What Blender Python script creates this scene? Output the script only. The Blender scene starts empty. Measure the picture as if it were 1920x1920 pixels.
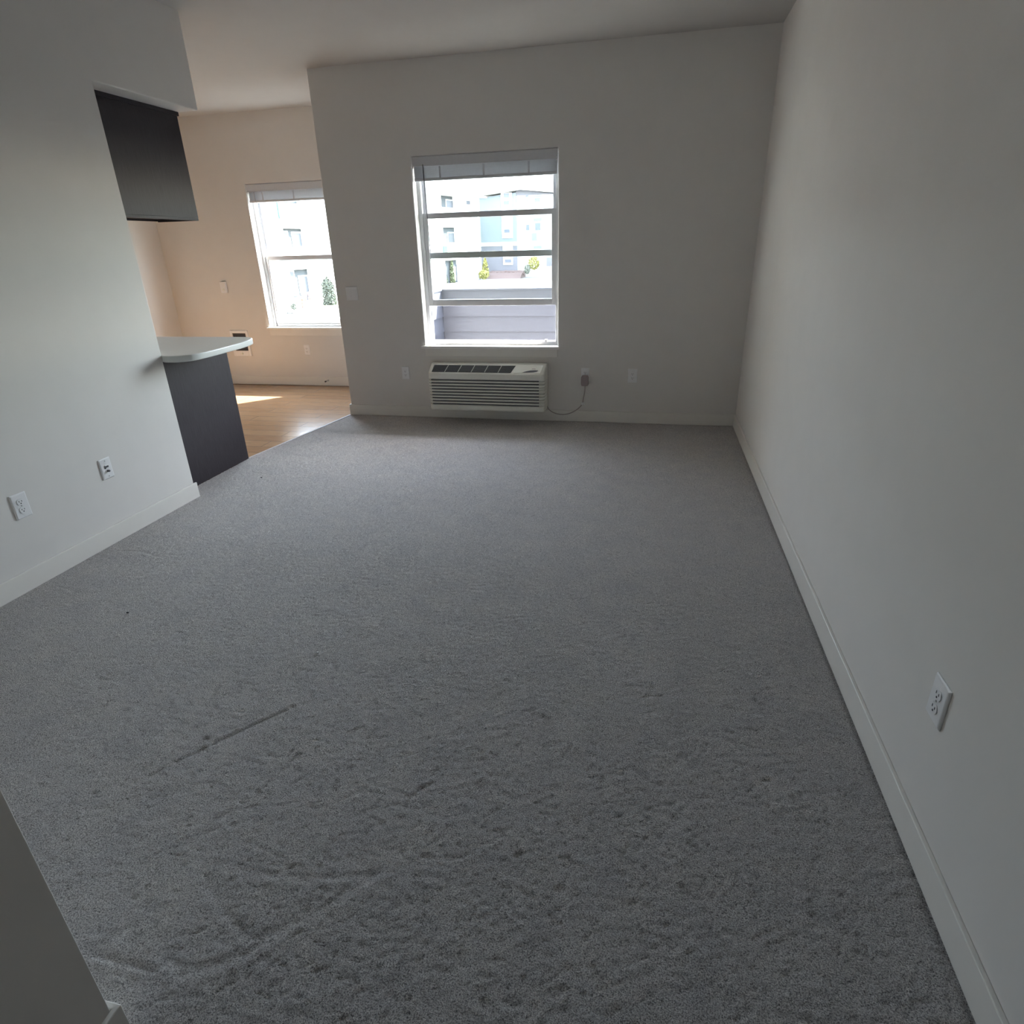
import bpy, bmesh, math, random
import numpy as np
from mathutils import Vector, Matrix
random.seed(4); rng = np.random.default_rng(4)
sc = bpy.context.scene
C = sc.collection

# ------------------------------------------------------------------ camera
CAM_Z = 1.44
yaw, pitch, roll, fpx = -0.2268, -0.4120, -0.0290, 1142.2
cy, sy, cp, sp, cr, sr = math.cos(yaw), math.sin(yaw), math.cos(pitch), math.sin(pitch), math.cos(roll), math.sin(roll)
fwd = Vector((sy*cp, cy*cp, sp)); right = Vector((cy, -sy, 0)); up = right.cross(fwd)
r2 = cr*right + sr*up; u2 = -sr*right + cr*up
cam = bpy.data.cameras.new('camera'); cam_o = bpy.data.objects.new('camera', cam); C.objects.link(cam_o)
cam.sensor_width = 36; cam.lens = fpx/1920*36; cam.clip_start = 0.02; cam.clip_end = 600
m = Matrix((r2, u2, -fwd)).transposed().to_4x4(); m.translation = (0, 0, CAM_Z)
cam_o.matrix_world = m
sc.camera = cam_o

# ------------------------------------------------------------------ sky, sun, exposure
SUN_DIR = Vector((0.655*0.755, 0.756*0.755, 0.656)).normalized()
SUN_EL = math.asin(SUN_DIR.z)
w = bpy.data.worlds.new('world'); sc.world = w; w.use_nodes = True
nt = w.node_tree; bg = nt.nodes['Background']
sky = nt.nodes.new('ShaderNodeTexSky'); sky.sky_type = 'NISHITA'; sky.sun_disc = False
sky.sun_elevation = SUN_EL; sky.sun_rotation = math.atan2(SUN_DIR.x, SUN_DIR.y); sky.air_density = 1.0; sky.dust_density = 0.6
hs = nt.nodes.new('ShaderNodeHueSaturation'); hs.inputs['Saturation'].default_value = 0.6
nt.links.new(sky.outputs[0], hs.inputs['Color']); 
hz_ = nt.nodes.new('ShaderNodeMix'); hz_.data_type = 'RGBA'; hz_.inputs[0].default_value = 0.7   # thin bright haze evens out the sky
hz_.inputs[7].default_value = (1.02, 1.10, 1.16, 1); nt.links.new(hs.outputs[0], hz_.inputs[6]); nt.links.new(hz_.outputs[2], bg.inputs[0])
bg.inputs[1].default_value = 2.6
sun = bpy.data.lights.new('sun', 'SUN'); sun.energy = 14.0; sun.angle = 0.0093; sun.color = (1, 0.94, 0.84)
sun_o = bpy.data.objects.new('sun', sun); C.objects.link(sun_o)
sun_o.rotation_euler = SUN_DIR.to_track_quat('Z', 'Y').to_euler(); sun_o.location = (10, 12, 20)
for nm, loc, sx, sz, rot in (('portal_living', (-1.365, 5.46, 1.375), 1.18, 1.47, (math.pi/2, 0, 0)),
                             ('portal_dining', (-3.74, 6.69, 1.378), 1.08, 1.46, (math.pi/2, 0, 0)),
                             ('portal_door', (-2.58, 5.93, 1.03), 0.8, 2.0, (math.pi/2, 0, -math.pi/2))):
    l = bpy.data.lights.new(nm, 'AREA'); l.shape = 'RECTANGLE'; l.size = sx; l.size_y = sz
    l.cycles.is_portal = True
    lo = bpy.data.objects.new(nm, l); C.objects.link(lo); lo.location = loc
    lo.rotation_euler = (-math.pi/2, 0, 0) if nm != 'portal_door' else (math.pi/2, 0, math.pi/2)
vs = sc.view_settings; vs.view_transform = 'Standard'; vs.look = 'None'; vs.gamma = 1; vs.use_curve_mapping = False
vs.exposure = 2.22
cy_ = sc.cycles
cy_.use_denoising = True; cy_.denoiser = 'OPENIMAGEDENOISE'; cy_.denoising_input_passes = 'RGB_ALBEDO_NORMAL'
cy_.max_bounces = 24; cy_.diffuse_bounces = 16; cy_.transparent_max_bounces = 16
cy_.sample_clamp_indirect = 6.0; cy_.caustics_reflective = False; cy_.caustics_refractive = False
cy_.use_adaptive_sampling = False

# ------------------------------------------------------------------ materials
def mat(name, col, rough=0.6, metal=0.0, spec=0.5):
    m = bpy.data.materials.new(name); m.use_nodes = True
    b = m.node_tree.nodes['Principled BSDF']
    b.inputs['Base Color'].default_value = (*col, 1); b.inputs['Roughness'].default_value = rough
    b.inputs['Metallic'].default_value = metal; b.inputs['Specular IOR Level'].default_value = spec
    return m
def tex(m, kind, scale, obj=True, **kw):
    nt = m.node_tree; n = nt.nodes.new(kind)
    tc = nt.nodes.new('ShaderNodeTexCoord'); mp = nt.nodes.new('ShaderNodeMapping')
    nt.links.new(tc.outputs['Object'], mp.inputs[0]); nt.links.new(mp.outputs[0], n.inputs['Vector'])
    mp.inputs['Scale'].default_value = scale if isinstance(scale, tuple) else (scale,)*3
    for k, v in kw.items(): n.inputs[k].default_value = v
    return n
def ramp(m, src, stops):
    nt = m.node_tree; r = nt.nodes.new('ShaderNodeValToRGB')
    e = r.color_ramp.elements
    while len(e) < len(stops): e.new(0.5)
    for i, (p, c) in enumerate(stops): e[i].position = p; e[i].color = (*c, 1)
    nt.links.new(src, r.inputs[0]); return r
def bump(m, src, strength, dist, prev=None):
    nt = m.node_tree; b = nt.nodes.new('ShaderNodeBump'); b.inputs['Strength'].default_value = strength; b.inputs['Distance'].default_value = dist
    nt.links.new(src, b.inputs['Height'])
    if prev: nt.links.new(prev.outputs[0], b.inputs['Normal'])
    nt.links.new(b.outputs[0], nt.nodes['Principled BSDF'].inputs['Normal']); return b
def noisy(name, col, rough=0.6, var=0.06, scale=8, bs=0.0, bscale=200, bd=0.001, spec=0.5):
    m = mat(name, col, rough, spec=spec)
    n = tex(m, 'ShaderNodeTexNoise', scale, Detail=4.0)
    lo = tuple(c*(1-var) for c in col); hi = tuple(min(1, c*(1+var)) for c in col)
    r = ramp(m, n.outputs['Fac'], [(0.3, lo), (0.7, hi)])
    m.node_tree.links.new(r.outputs[0], m.node_tree.nodes['Principled BSDF'].inputs['Base Color'])
    if bs:
        n2 = tex(m, 'ShaderNodeTexNoise', bscale, Detail=2.0); bump(m, n2.outputs['Fac'], bs, bd)
    return m
M = {}
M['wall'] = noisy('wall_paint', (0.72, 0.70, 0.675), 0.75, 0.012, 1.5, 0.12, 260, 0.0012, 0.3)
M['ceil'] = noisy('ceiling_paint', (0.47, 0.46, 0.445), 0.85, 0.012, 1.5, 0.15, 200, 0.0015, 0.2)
M['trim'] = noisy('trim_paint', (0.77, 0.75, 0.71), 0.45, 0.01, 3, 0.0)
M['sill'] = noisy('sill_paint', (0.85, 0.84, 0.81), 0.4, 0.01, 3, 0.0)
M['vinyl'] = noisy('white_vinyl', (0.58, 0.585, 0.61), 0.35, 0.01, 3, 0.0)
M['blind'] = noisy('blind_vinyl', (0.62, 0.63, 0.66), 0.45, 0.02, 12, 0.0)
M['plastic'] = noisy('white_plastic', (0.82, 0.82, 0.83), 0.35, 0.01, 5, 0.0)
M['cream'] = noisy('unit_plastic', (0.80, 0.80, 0.74), 0.45, 0.015, 6, 0.0)
M['grille'] = noisy('dark_grille', (0.07, 0.075, 0.085), 0.5, 0.1, 30, 0.0)
M['gap'] = noisy('gap_dark', (0.03, 0.03, 0.03), 0.8, 0.1, 20, 0.0)
M['slot'] = noisy('slot_dark', (0.06, 0.06, 0.07), 0.6, 0.1, 40, 0.0)
M['rubber'] = noisy('cord_rubber', (0.42, 0.37, 0.36), 0.6, 0.05, 30, 0.0)
M['plug'] = noisy('plug_body', (0.36, 0.29, 0.29), 0.5, 0.05, 30, 0.0)
M['metal'] = noisy('brushed_metal', (0.45, 0.45, 0.44), 0.35, 0.05, 60, 0.0)
M['counter'] = noisy('counter_laminate', (0.66, 0.68, 0.66), 0.32, 0.05, 90, 0.0)

# dark espresso wood veneer
def veneer(name, col, sheen_rough):
    m = mat(name, col, sheen_rough, spec=0.3)
    n = tex(m, 'ShaderNodeTexNoise', (60, 60, 2.0), Detail=6.0, Roughness=0.6)
    r = ramp(m, n.outputs['Fac'], [(0.3, tuple(c*0.6 for c in col)), (0.7, tuple(c*1.5 for c in col))])
    m.node_tree.links.new(r.outputs[0], m.node_tree.nodes['Principled BSDF'].inputs['Base Color'])
    bump(m, n.outputs['Fac'], 0.15, 0.001); return m
M['espresso'] = veneer('espresso_veneer', (0.026, 0.021, 0.026), 0.55)

# carpet
def carpet_material():
    m = mat('cut_pile_carpet', (0.4, 0.4, 0.4), 0.95, spec=0.1)
    nt = m.node_tree; b = nt.nodes['Principled BSDF']
    n1 = tex(m, 'ShaderNodeTexNoise', 62, Detail=4.0, Roughness=0.8)
    n2 = tex(m, 'ShaderNodeTexVoronoi', 90); 
    n3 = tex(m, 'ShaderNodeTexNoise', 1.6, Detail=3.0)
    n4 = tex(m, 'ShaderNodeTexNoise', (38, 60, 38), Detail=4.0, Roughness=0.6, Distortion=0.6)
    base = ramp(m, n1.outputs['Fac'], [(0.39, (0.20, 0.188, 0.186)), (0.5, (0.70, 0.668, 0.665)), (0.58, (0.98, 0.95, 0.94))])
    patch = ramp(m, n3.outputs['Fac'], [(0.3, (0.90, 0.90, 0.91)), (0.7, (1.0, 0.99, 0.97))])
    mx = nt.nodes.new('ShaderNodeMix'); mx.data_type = 'RGBA'; mx.blend_type = 'MULTIPLY'; mx.inputs[0].default_value = 1
    nt.links.new(base.outputs[0], mx.inputs[6]); nt.links.new(patch.outputs[0], mx.inputs[7])
    nt.links.new(mx.outputs[2], b.inputs['Base Color'])
    p = bump(m, n2.outputs['Distance'], 0.5, -0.003)
    p = bump(m, n1.outputs['Fac'], 0.8, 0.010, p)
    p = bump(m, n4.outputs['Fac'], 0.5, 0.008, p)
    return m
M['carpet'] = carpet_material()

# wood plank floor
def plank_material():
    m = mat('plank_floor', (0.4, 0.25, 0.14), 0.2, spec=0.7)
    nt = m.node_tree; b = nt.nodes['Principled BSDF']
    br = tex(m, 'ShaderNodeTexBrick', (1, 1, 1)); br.inputs['Scale'].default_value = 1
    br.inputs['Brick Width'].default_value = 1.22; br.inputs['Row Height'].default_value = 0.15; br.inputs['Mortar Size'].default_value = 0.0015
    br.inputs['Color1'].default_value = (0.42, 0.262, 0.15, 1); br.inputs['Color2'].default_value = (0.35, 0.208, 0.115, 1); br.inputs['Mortar'].default_value = (0.12, 0.06, 0.03, 1)
    n = tex(m, 'ShaderNodeTexNoise', (1.2, 26, 1), Detail=6.0, Roughness=0.6)
    g = ramp(m, n.outputs['Fac'], [(0.3, (0.72, 0.70, 0.68)), (0.7, (1.15, 1.12, 1.1))])
    mx = nt.nodes.new('ShaderNodeMix'); mx.data_type = 'RGBA'; mx.blend_type = 'MULTIPLY'; mx.inputs[0].default_value = 1
    nt.links.new(br.outputs['Color'], mx.inputs[6]); nt.links.new(g.outputs[0], mx.inputs[7]); nt.links.new(mx.outputs[2], b.inputs['Base Color'])
    bump(m, n.outputs['Fac'], 0.1, 0.001); return m
M['plank'] = plank_material()

def glass_material():
    m = bpy.data.materials.new('window_glass'); m.use_nodes = True; nt = m.node_tree; nt.nodes.clear()
    o = nt.nodes.new('ShaderNodeOutputMaterial'); t = nt.nodes.new('ShaderNodeBsdfTransparent'); g = nt.nodes.new('ShaderNodeBsdfGlossy')
    t.inputs[0].default_value = (0.94, 0.96, 0.95, 1); g.inputs['Roughness'].default_value = 0.02
    mx = nt.nodes.new('ShaderNodeMixShader'); mx.inputs[0].default_value = 0.05
    nt.links.new(t.outputs[0], mx.inputs[1]); nt.links.new(g.outputs[0], mx.inputs[2]); nt.links.new(mx.outputs[0], o.inputs[0]); return m
M['glass'] = glass_material()
# outdoors
def siding(name, col, pitch):
    m = mat(name, col, 0.7)
    wv = tex(m, 'ShaderNodeTexWave', 1.0); wv.wave_type = 'BANDS'; wv.bands_direction = 'Z'; wv.wave_profile = 'SAW'
    wv.inputs['Scale'].default_value = 0.314159/pitch
    r = ramp(m, wv.outputs['Fac'], [(0.0, tuple(c*0.55 for c in col)), (0.05, col), (1.0, col)])
    m.node_tree.links.new(r.outputs[0], m.node_tree.nodes['Principled BSDF'].inputs['Base Color'])
    return m
M['lav'] = noisy('lap_siding_lavender', (0.047, 0.050, 0.066), 0.6, 0.02, 3)
M['white_side'] = siding('siding_white', (0.42, 0.43, 0.41), 0.2)
M['blue_side'] = siding('siding_blue', (0.105, 0.125, 0.138), 0.2)
M['purple_side'] = siding('siding_purple', (0.085, 0.085, 0.10), 0.2)
M['white_trim'] = noisy('building_trim_white', (0.5, 0.5, 0.49), 0.6, 0.01, 2)
M['roof'] = noisy('roof_pale', (0.45, 0.45, 0.44), 0.8, 0.05, 2)
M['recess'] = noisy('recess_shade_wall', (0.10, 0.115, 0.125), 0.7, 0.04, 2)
M['pane_far'] = noisy('far_window_pane', (0.045, 0.056, 0.08), 0.4, 0.08, 2)
M['pane_sun'] = noisy('sun_side_dark_pane', (0.020, 0.025, 0.034), 0.5, 0.08, 2)  # far-pane copy darkened to offset the direct sun on facade A
M['recess_shade'] = noisy('balcony_shade_wall', (0.030, 0.036, 0.040), 0.8, 0.05, 2)  # balcony shade put into the colour, the recess itself is shallow
M['teal'] = noisy('teal_panel', (0.03, 0.09, 0.08), 0.5, 0.05, 3)
M['ground'] = noisy('pale_pavement', (0.11, 0.11, 0.105), 0.9, 0.04, 0.4)
M['grass'] = noisy('lawn', (0.15, 0.165, 0.085), 0.9, 0.15, 3)
M['mulch'] = noisy('red_mulch', (0.075, 0.05, 0.047), 0.9, 0.3, 2.5)
M['leafy'] = noisy('leaf_green', (0.085, 0.10, 0.05), 0.6, 0.3, 4)
M['leafd'] = noisy('leaf_grey_green', (0.085, 0.095, 0.075), 0.6, 0.3, 4)
M['leafyel'] = noisy('leaf_yellow', (0.20, 0.19, 0.05), 0.6, 0.25, 4)
M['redpl'] = noisy('red_chair_paint', (0.40, 0.12, 0.09), 0.5, 0.1, 4)
M['stone'] = noisy('grey_stone', (0.25, 0.25, 0.24), 0.8, 0.2, 6)

# ------------------------------------------------------------------ mesh helpers
def bm_box(bm, x0, x1, y0, y1, z0, z1):
    v = [bm.verts.new(p) for p in ((x0, y0, z0), (x1, y0, z0), (x1, y1, z0), (x0, y1, z0), (x0, y0, z1), (x1, y0, z1), (x1, y1, z1), (x0, y1, z1))]
    for f in ((3, 2, 1, 0), (4, 5, 6, 7), (0, 1, 5, 4), (1, 2, 6, 5), (2, 3, 7, 6), (3, 0, 4, 7)): bm.faces.new([v[i] for i in f])
def bm_prism(bm, pts, axis, a, b):
    """extrude a 2D outline along an axis: axis x -> pts are (y,z); y -> (x,z); z -> (x,y)"""
    def P(p, t): return {'x': (t, p[0], p[1]), 'y': (p[0], t, p[1]), 'z': (p[0], p[1], t)}[axis]
    va = [bm.verts.new(P(p, a)) for p in pts]; vb = [bm.verts.new(P(p, b)) for p in pts]; n = len(pts)
    bm.faces.new(va); bm.faces.new(vb[::-1])
    for i in range(n): bm.faces.new((va[i], vb[i], vb[(i+1) % n], va[(i+1) % n]))
def bm_cyl(bm, c, r, h, axis='z', n=16, r2=None):
    q = {'z': Matrix.Identity(4), 'y': Matrix.Rotation(math.pi/2, 4, 'X'), 'x': Matrix.Rotation(math.pi/2, 4, 'Y')}[axis]
    bmesh.ops.create_cone(bm, cap_ends=True, segments=n, radius1=r, radius2=r if r2 is None else r2, depth=h, matrix=Matrix.Translation(c) @ q)
def bm_tube(bm, pts, r, n=8):
    pts = [Vector(p) for p in pts]; rings = []
    for i, p in enumerate(pts):
        t = (pts[min(i+1, len(pts)-1)] - pts[max(i-1, 0)]).normalized()
        a = t.cross(Vector((0, 1, 0.01))).normalized(); b = t.cross(a).normalized()
        rings.append([bm.verts.new(p + r*(math.cos(2*math.pi*k/n)*a + math.sin(2*math.pi*k/n)*b)) for k in range(n)])
    for i in range(len(rings)-1):
        for k in range(n): bm.faces.new((rings[i][k], rings[i][(k+1) % n], rings[i+1][(k+1) % n], rings[i+1][k]))
    bm.faces.new(rings[0][::-1]); bm.faces.new(rings[-1])
def smooth_path(P, k=8):
    P = [Vector(p) for p in P]; out = []
    for i in range(len(P)-1):
        p0 = P[max(i-1, 0)]; p1 = P[i]; p2 = P[i+1]; p3 = P[min(i+2, len(P)-1)]
        for j in range(k):
            t = j/k
            out.append(0.5*((2*p1) + (-p0+p2)*t + (2*p0-5*p1+4*p2-p3)*t*t + (-p0+3*p1-3*p2+p3)*t*t*t))
    out.append(P[-1]); return out
def obj(name, bm, m, parent=None, bevel=0, seg=2, smooth=False, loc=None):
    bmesh.ops.recalc_face_normals(bm, faces=bm.faces[:])
    me = bpy.data.meshes.new(name); bm.to_mesh(me); bm.free()
    o = bpy.data.objects.new(name, me); C.objects.link(o); me.materials.append(M[m] if isinstance(m, str) else m)
    if parent is not None:
        o.parent = parent; o.matrix_parent_inverse = Matrix.Translation(-parent.location) if False else Matrix.Identity(4)
        if parent.get('_abs'): o.matrix_parent_inverse = Matrix.Translation(parent.location).inverted()
    if bevel:
        b = o.modifiers.new('bevel', 'BEVEL'); b.width = bevel; b.segments = seg; b.limit_method = 'ANGLE'; b.angle_limit = math.radians(40)
        smooth = True
    if smooth:
        for p in me.polygons: p.use_smooth = True
        if bevel:
            wn = o.modifiers.new('wn', 'WEIGHTED_NORMAL'); wn.keep_sharp = True
    return o
def nb(): return bmesh.new()
def box(name, m, b, parent=None, bevel=0, seg=2):
    bm = nb()
    for q in (b if isinstance(b[0], (tuple, list)) else [b]): bm_box(bm, *q)
    return obj(name, bm, m, parent, bevel, seg)
def tag(o, label, cat, group=None, kind=None):
    o['label'] = label; o['category'] = cat
    if group: o['group'] = group
    if kind: o['kind'] = kind
    return o
def thing(name, label, cat, loc, rotz=0, group=None):
    """Empty at the thing's base; its parts are modelled in local coordinates"""
    o = bpy.data.objects.new(name, None); C.objects.link(o); o.location = loc; o.rotation_euler = (0, 0, rotz); o.empty_display_size = 0.1
    return tag(o, label, cat, group)
def struct(o, label=None, cat=None):
    o['kind'] = 'structure'
    if label: o['label'] = label
    if cat: o['category'] = cat
    return o

# ------------------------------------------------------------------ dimensions (metres)
XR, YB, H = 0.725, 5.265, 2.745           # right wall, back wall, ceiling
XC, XL, YE = -2.758, -2.817, 3.135        # back wall's free edge, left wall face, left wall end
ZS, YS = 2.253, 3.923                     # soffit underside and end
XP, YP = -2.956, 3.900                    # peninsula back panel
YF, XK = 6.490, -5.473                    # dining far wall, kitchen left wall
W1 = (-1.957, -0.775, 0.640, 2.110)       # living window opening
W2 = (-4.282, -3.200, 0.650, 2.107)       # dining window opening
T = 0.175
NX, NY = -0.948, 0.508                    # corner of the wall by the camera

# ------------------------------------------------------------------ shell
# carpet: displaced grid with tuft unevenness and dents pressed into the pile
def build_carpet():
    xs = np.arange(XP, XR+0.001, 0.0085); xs[-1] = XR
    ys = np.concatenate([np.arange(-2.6, 0.3, 0.03), np.arange(0.3, 2.6, 0.0075), np.arange(2.6, YB, 0.0115), [YB]])
    X, Y = np.meshgrid(xs, ys)
    tb = np.clip((Y-YP)/(5.24-YP), 0, 1); XB = np.where(Y > YP, XP + tb*(XC-XP), XP)
    Xd = np.maximum(X, XB)
    Z = rng.normal(0, 0.0012, X.shape)
    for fx, fy, a in ((9, 7, 0.0008), (17, 23, 0.0006), (3.1, 2.3, 0.0010), (31, 13, 0.0004)):
        Z += 0.6*a*np.sin(fx*Xd+1.3*np.sin(fy*Y*0.7))*np.cos(fy*Y+1.1*np.sin(fx*Xd*0.6))
    def dent(pts, wd, dp, lip=0.35):
        nonlocal Z
        wd *= 0.85; dp *= 0.32
        pp = smooth_path([(a, b, 0) for a, b in pts], 10)
        D = np.full(X.shape, 9.0); S = np.zeros(X.shape)
        for a, b in zip(pp[:-1], pp[1:]):
            ax, ay = a.x, a.y; dx, dy = b.x-ax, b.y-ay; L2 = dx*dx+dy*dy+1e-12
            t = np.clip(((Xd-ax)*dx+(Y-ay)*dy)/L2, 0, 1); px = Xd-ax-t*dx; py = Y-ay-t*dy
            d = np.hypot(px, py); sg = np.sign(px*dy-py*dx); msk = d < D
            D = np.where(msk, d, D); S = np.where(msk, sg, S)
        Z = Z - dp*np.exp(-(D/wd)**2) + lip*dp*np.exp(-((D*S-wd*2.2)/wd)**2)
    dent( [(-1.13, 1.455), (-1.274, 1.273), (-1.391, 1.113), (-1.391, 1.093)], 0.007, 0.013)
    dent([(-1.366, 1.043), (-1.271, 0.934), (-1.094, 0.736)], 0.006, 0.005)
    dent( [(-0.996, 1.26), (-1.019, 1.15), (-1.062, 1.062), (-1.099, 0.996)], 0.007, 0.009)
    dent( [(-0.54, 1.24), (-0.588, 1.186), (-0.592, 1.109), (-0.571, 1.057), (-0.51, 1.01), (-0.449, 1.006), (-0.389, 1.027), (-0.343, 1.075)], 0.006, 0.01)
    dent( [(-0.938, 0.881), (-0.827, 0.885), (-0.715, 0.902), (-0.6, 0.932)], 0.01, 0.006)
    dent( [(-1.164, 0.631), (-1.052, 0.63), (-0.978, 0.631)], 0.008, 0.012)
    dent( [(-1.012, 0.671), (-0.929, 0.646), (-0.872, 0.658), (-0.812, 0.698), (-0.767, 0.75), (-0.682, 0.84), (-0.589, 0.939)], 0.012, 0.007)
    dent( [(-1.025, 0.852), (-0.952, 0.798), (-0.86, 0.751), (-0.812, 0.732)], 0.01, 0.008)
    dent( [(-2.706, 2.38), (-2.585, 2.393), (-2.443, 2.355)], 0.008, 0.01)
    dent( [(-2.698, 2.003), (-2.546, 1.97), (-2.452, 1.996)], 0.008, 0.009)
    dent( [(-1.2, 1.745), (-1.139, 1.827), (-1.064, 1.915)], 0.007, 0.007)
    for _ in range(34):
        a = rng.uniform(0, math.pi); L = rng.uniform(0.03, 0.11); cx = rng.uniform(-2.3, 0.4); cyy = rng.uniform(0.9, 4.6)
        dent([(cx, cyy), (cx+L*math.cos(a)/2, cyy+L*math.sin(a)/2+0.01), (cx+L*math.cos(a), cyy+L*math.sin(a))], 0.008, 0.005)
    dist = np.minimum(XR-Xd, YB-Y); Z = np.where(dist < 0.02, Z-0.004, Z)
    ny, nx = X.shape; idx = np.arange(ny*nx).reshape(ny, nx)
    q = np.stack([idx[:-1, :-1], idx[:-1, 1:], idx[1:, 1:], idx[1:, :-1]], -1)
    keep = ~((X[:-1, 1:] < XB[:-1, 1:]) & (X[1:, 1:] < XB[1:, 1:])) & ~((Y[1:, 1:] < NY-0.03) & (X[:-1, 1:] < NX-0.03))
    q = q[keep]
    me = bpy.data.meshes.new('floor'); co = np.stack([Xd, Y, Z], -1).reshape(-1, 3).astype(np.float32)
    me.vertices.add(len(co)); me.vertices.foreach_set('co', co.ravel())
    me.loops.add(q.size); me.loops.foreach_set('vertex_index', q.ravel().astype(np.int32))
    me.polygons.add(len(q)); me.polygons.foreach_set('loop_start', np.arange(0, q.size, 4, dtype=np.int32))
    me.polygons.foreach_set('use_smooth', np.ones(len(q), bool))
    me.update(calc_edges=True); me.validate(); me.materials.append(M['carpet'])
    o = bpy.data.objects.new('floor', me); C.objects.link(o); return o
struct(build_carpet(), 'grey cut-pile carpet covering the living room floor', 'carpet')

bm = nb(); bm_prism(bm, [(XK, 0.6), (XP, 0.6), (XP, YP), (XC, 5.24), (XC, YF), (XK, YF)], 'z', -0.05, -0.004)
struct(obj('floor_kitchen', bm, 'plank'), 'orange-brown plank floor of the kitchen and dining nook', 'floor')
# slim transition strip between carpet and planks
bm = nb()
d = Vector((XC-XP, 5.24-YP, 0)).normalized(); nrm = Vector((-d.y, d.x, 0))
a, b = Vector((XP, YP, 0)), Vector((XC, 5.24, 0))
vs_ = [a+nrm*0.018, a-nrm*0.004, b-nrm*0.004, b+nrm*0.018]
bm_prism(bm, [(p.x, p.y) for p in vs_], 'z', -0.004, 0.003)
struct(obj('trim_1', bm, 'rubber', bevel=0.002), 'thin metal strip between the carpet and the planks', 'floor strip')

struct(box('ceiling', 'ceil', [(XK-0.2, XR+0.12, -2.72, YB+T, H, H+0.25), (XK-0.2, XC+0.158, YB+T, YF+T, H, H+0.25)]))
struct(box('wall_right', 'wall', (XR, XR+0.12, -2.72, YB+T, -0.05, H)))
# back wall with the window opening
def wall_open(name, x0, x1, y0, y1, wnd, z1=H+0.1, z0=-0.1):
    a, b, c, d = wnd; bm = nb()
    xs = [x0, a, b, x1]; zs = [z0, c, d, z1]
    vf = {}
    def V(x, y, z):
        k = (x, y, z)
        if k not in vf: vf[k] = bm.verts.new(k)
        return vf[k]
    for i in range(3):
        for j in range(3):
            if i == 1 and j == 1: continue
            for y in (y0, y1): bm.faces.new([V(xs[i], y, zs[j]), V(xs[i+1], y, zs[j]), V(xs[i+1], y, zs[j+1]), V(xs[i], y, zs[j+1])])
    for j in range(3):
        for x in (x0, x1): bm.faces.new([V(x, y0, zs[j]), V(x, y1, zs[j]), V(x, y1, zs[j+1]), V(x, y0, zs[j+1])])
    for i in range(3):
        for z in (z0, z1): bm.faces.new([V(xs[i], y0, z), V(xs[i+1], y0, z), V(xs[i+1], y1, z), V(xs[i], y1, z)])
    for x in (a, b): bm.faces.new([V(x, y0, c), V(x, y1, c), V(x, y1, d), V(x, y0, d)])
    for z in (c, d): bm.faces.new([V(a, y0, z), V(b, y0, z), V(b, y1, z), V(a, y1, z)])
    return struct(obj(name, bm, 'wall', bevel=0.009, seg=3))
wall_open('wall_back', XC, XR+0.05, YB, YB+T, W1)
wall_open('wall_far', XK-0.12, XC+0.158, YF, YF+T, W2)
# return wall beside the dining nook, with the balcony door opening hidden from here
bm = nb(); bm_prism(bm, [(YB+T, -0.05), (YB+T, H), (YF, H), (YF, -0.05), (6.36, -0.05), (6.36, 2.04), (5.52, 2.04), (5.52, -0.05)], 'x', XC, XC+0.158)
struct(obj('wall_nook', bm, 'wall'))
# left wall with the soffit running on above the pass-through
bm = nb(); bm_prism(bm, [(NY-0.12, -0.05), (YE, -0.05), (YE, ZS), (YS, ZS), (YS, H+0.1), (NY-0.12, H+0.1)], 'x', XP, XL)
bm_box(bm, -3.30, XP, YE, YS, ZS, H+0.1)
struct(obj('wall_left', bm, 'wall', bevel=0.007, seg=3))
bm = nb(); bm_prism(bm, [(XP, NY), (NX, NY), (NX, -2.72), (NX-0.12, -2.72), (NX-0.12, NY-0.12), (XP, NY-0.12)], 'z', -0.05, H+0.1)
struct(obj('wall_near', bm, 'wall', bevel=0.003, seg=2))
struct(box('wall_hall', 'wall', (NX, XR, -2.72, -2.60, -0.05, H)))
struct(box('wall_kitchen', 'wall', (XK-0.12, XK, 0.6, YF, -0.05, H)))
struct(box('wall_pantry', 'wall', (XK, XP, 0.48, 0.6, -0.05, H)))

BH, BT = 0.098, 0.013
def baseboard(name, x0, x1, y0, y1, ins):
    """painted board with an eased top edge"""
    return struct(box(name, 'trim', (x0, x1, y0, y1, 0.0, BH), bevel=0.003))
baseboard('baseboard_right', XR-BT, XR, -2.6, YB, 0)
baseboard('baseboard_back', XC-BT, XR-BT, YB-BT, YB, 0)
baseboard('baseboard_nook', XC-BT, XC, YB, 5.50, 0)
baseboard('baseboard_far', XK, XC, YF-BT, YF, 0)
baseboard('baseboard_left', XL, XL+BT, NY, YE+BT, 0)
bm = nb(); bm_prism(bm, [(XL+BT, NY), (XL+BT, NY+BT), (NX+BT, NY+BT), (NX+BT, -2.6), (NX, -2.6), (NX, NY)], 'z', 0.0, BH)
struct(obj('baseboard_near', bm, 'trim', bevel=0.003))
baseboard('baseboard_hall', NX+BT, XR-BT, -2.6, -2.6+BT, 0)

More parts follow.
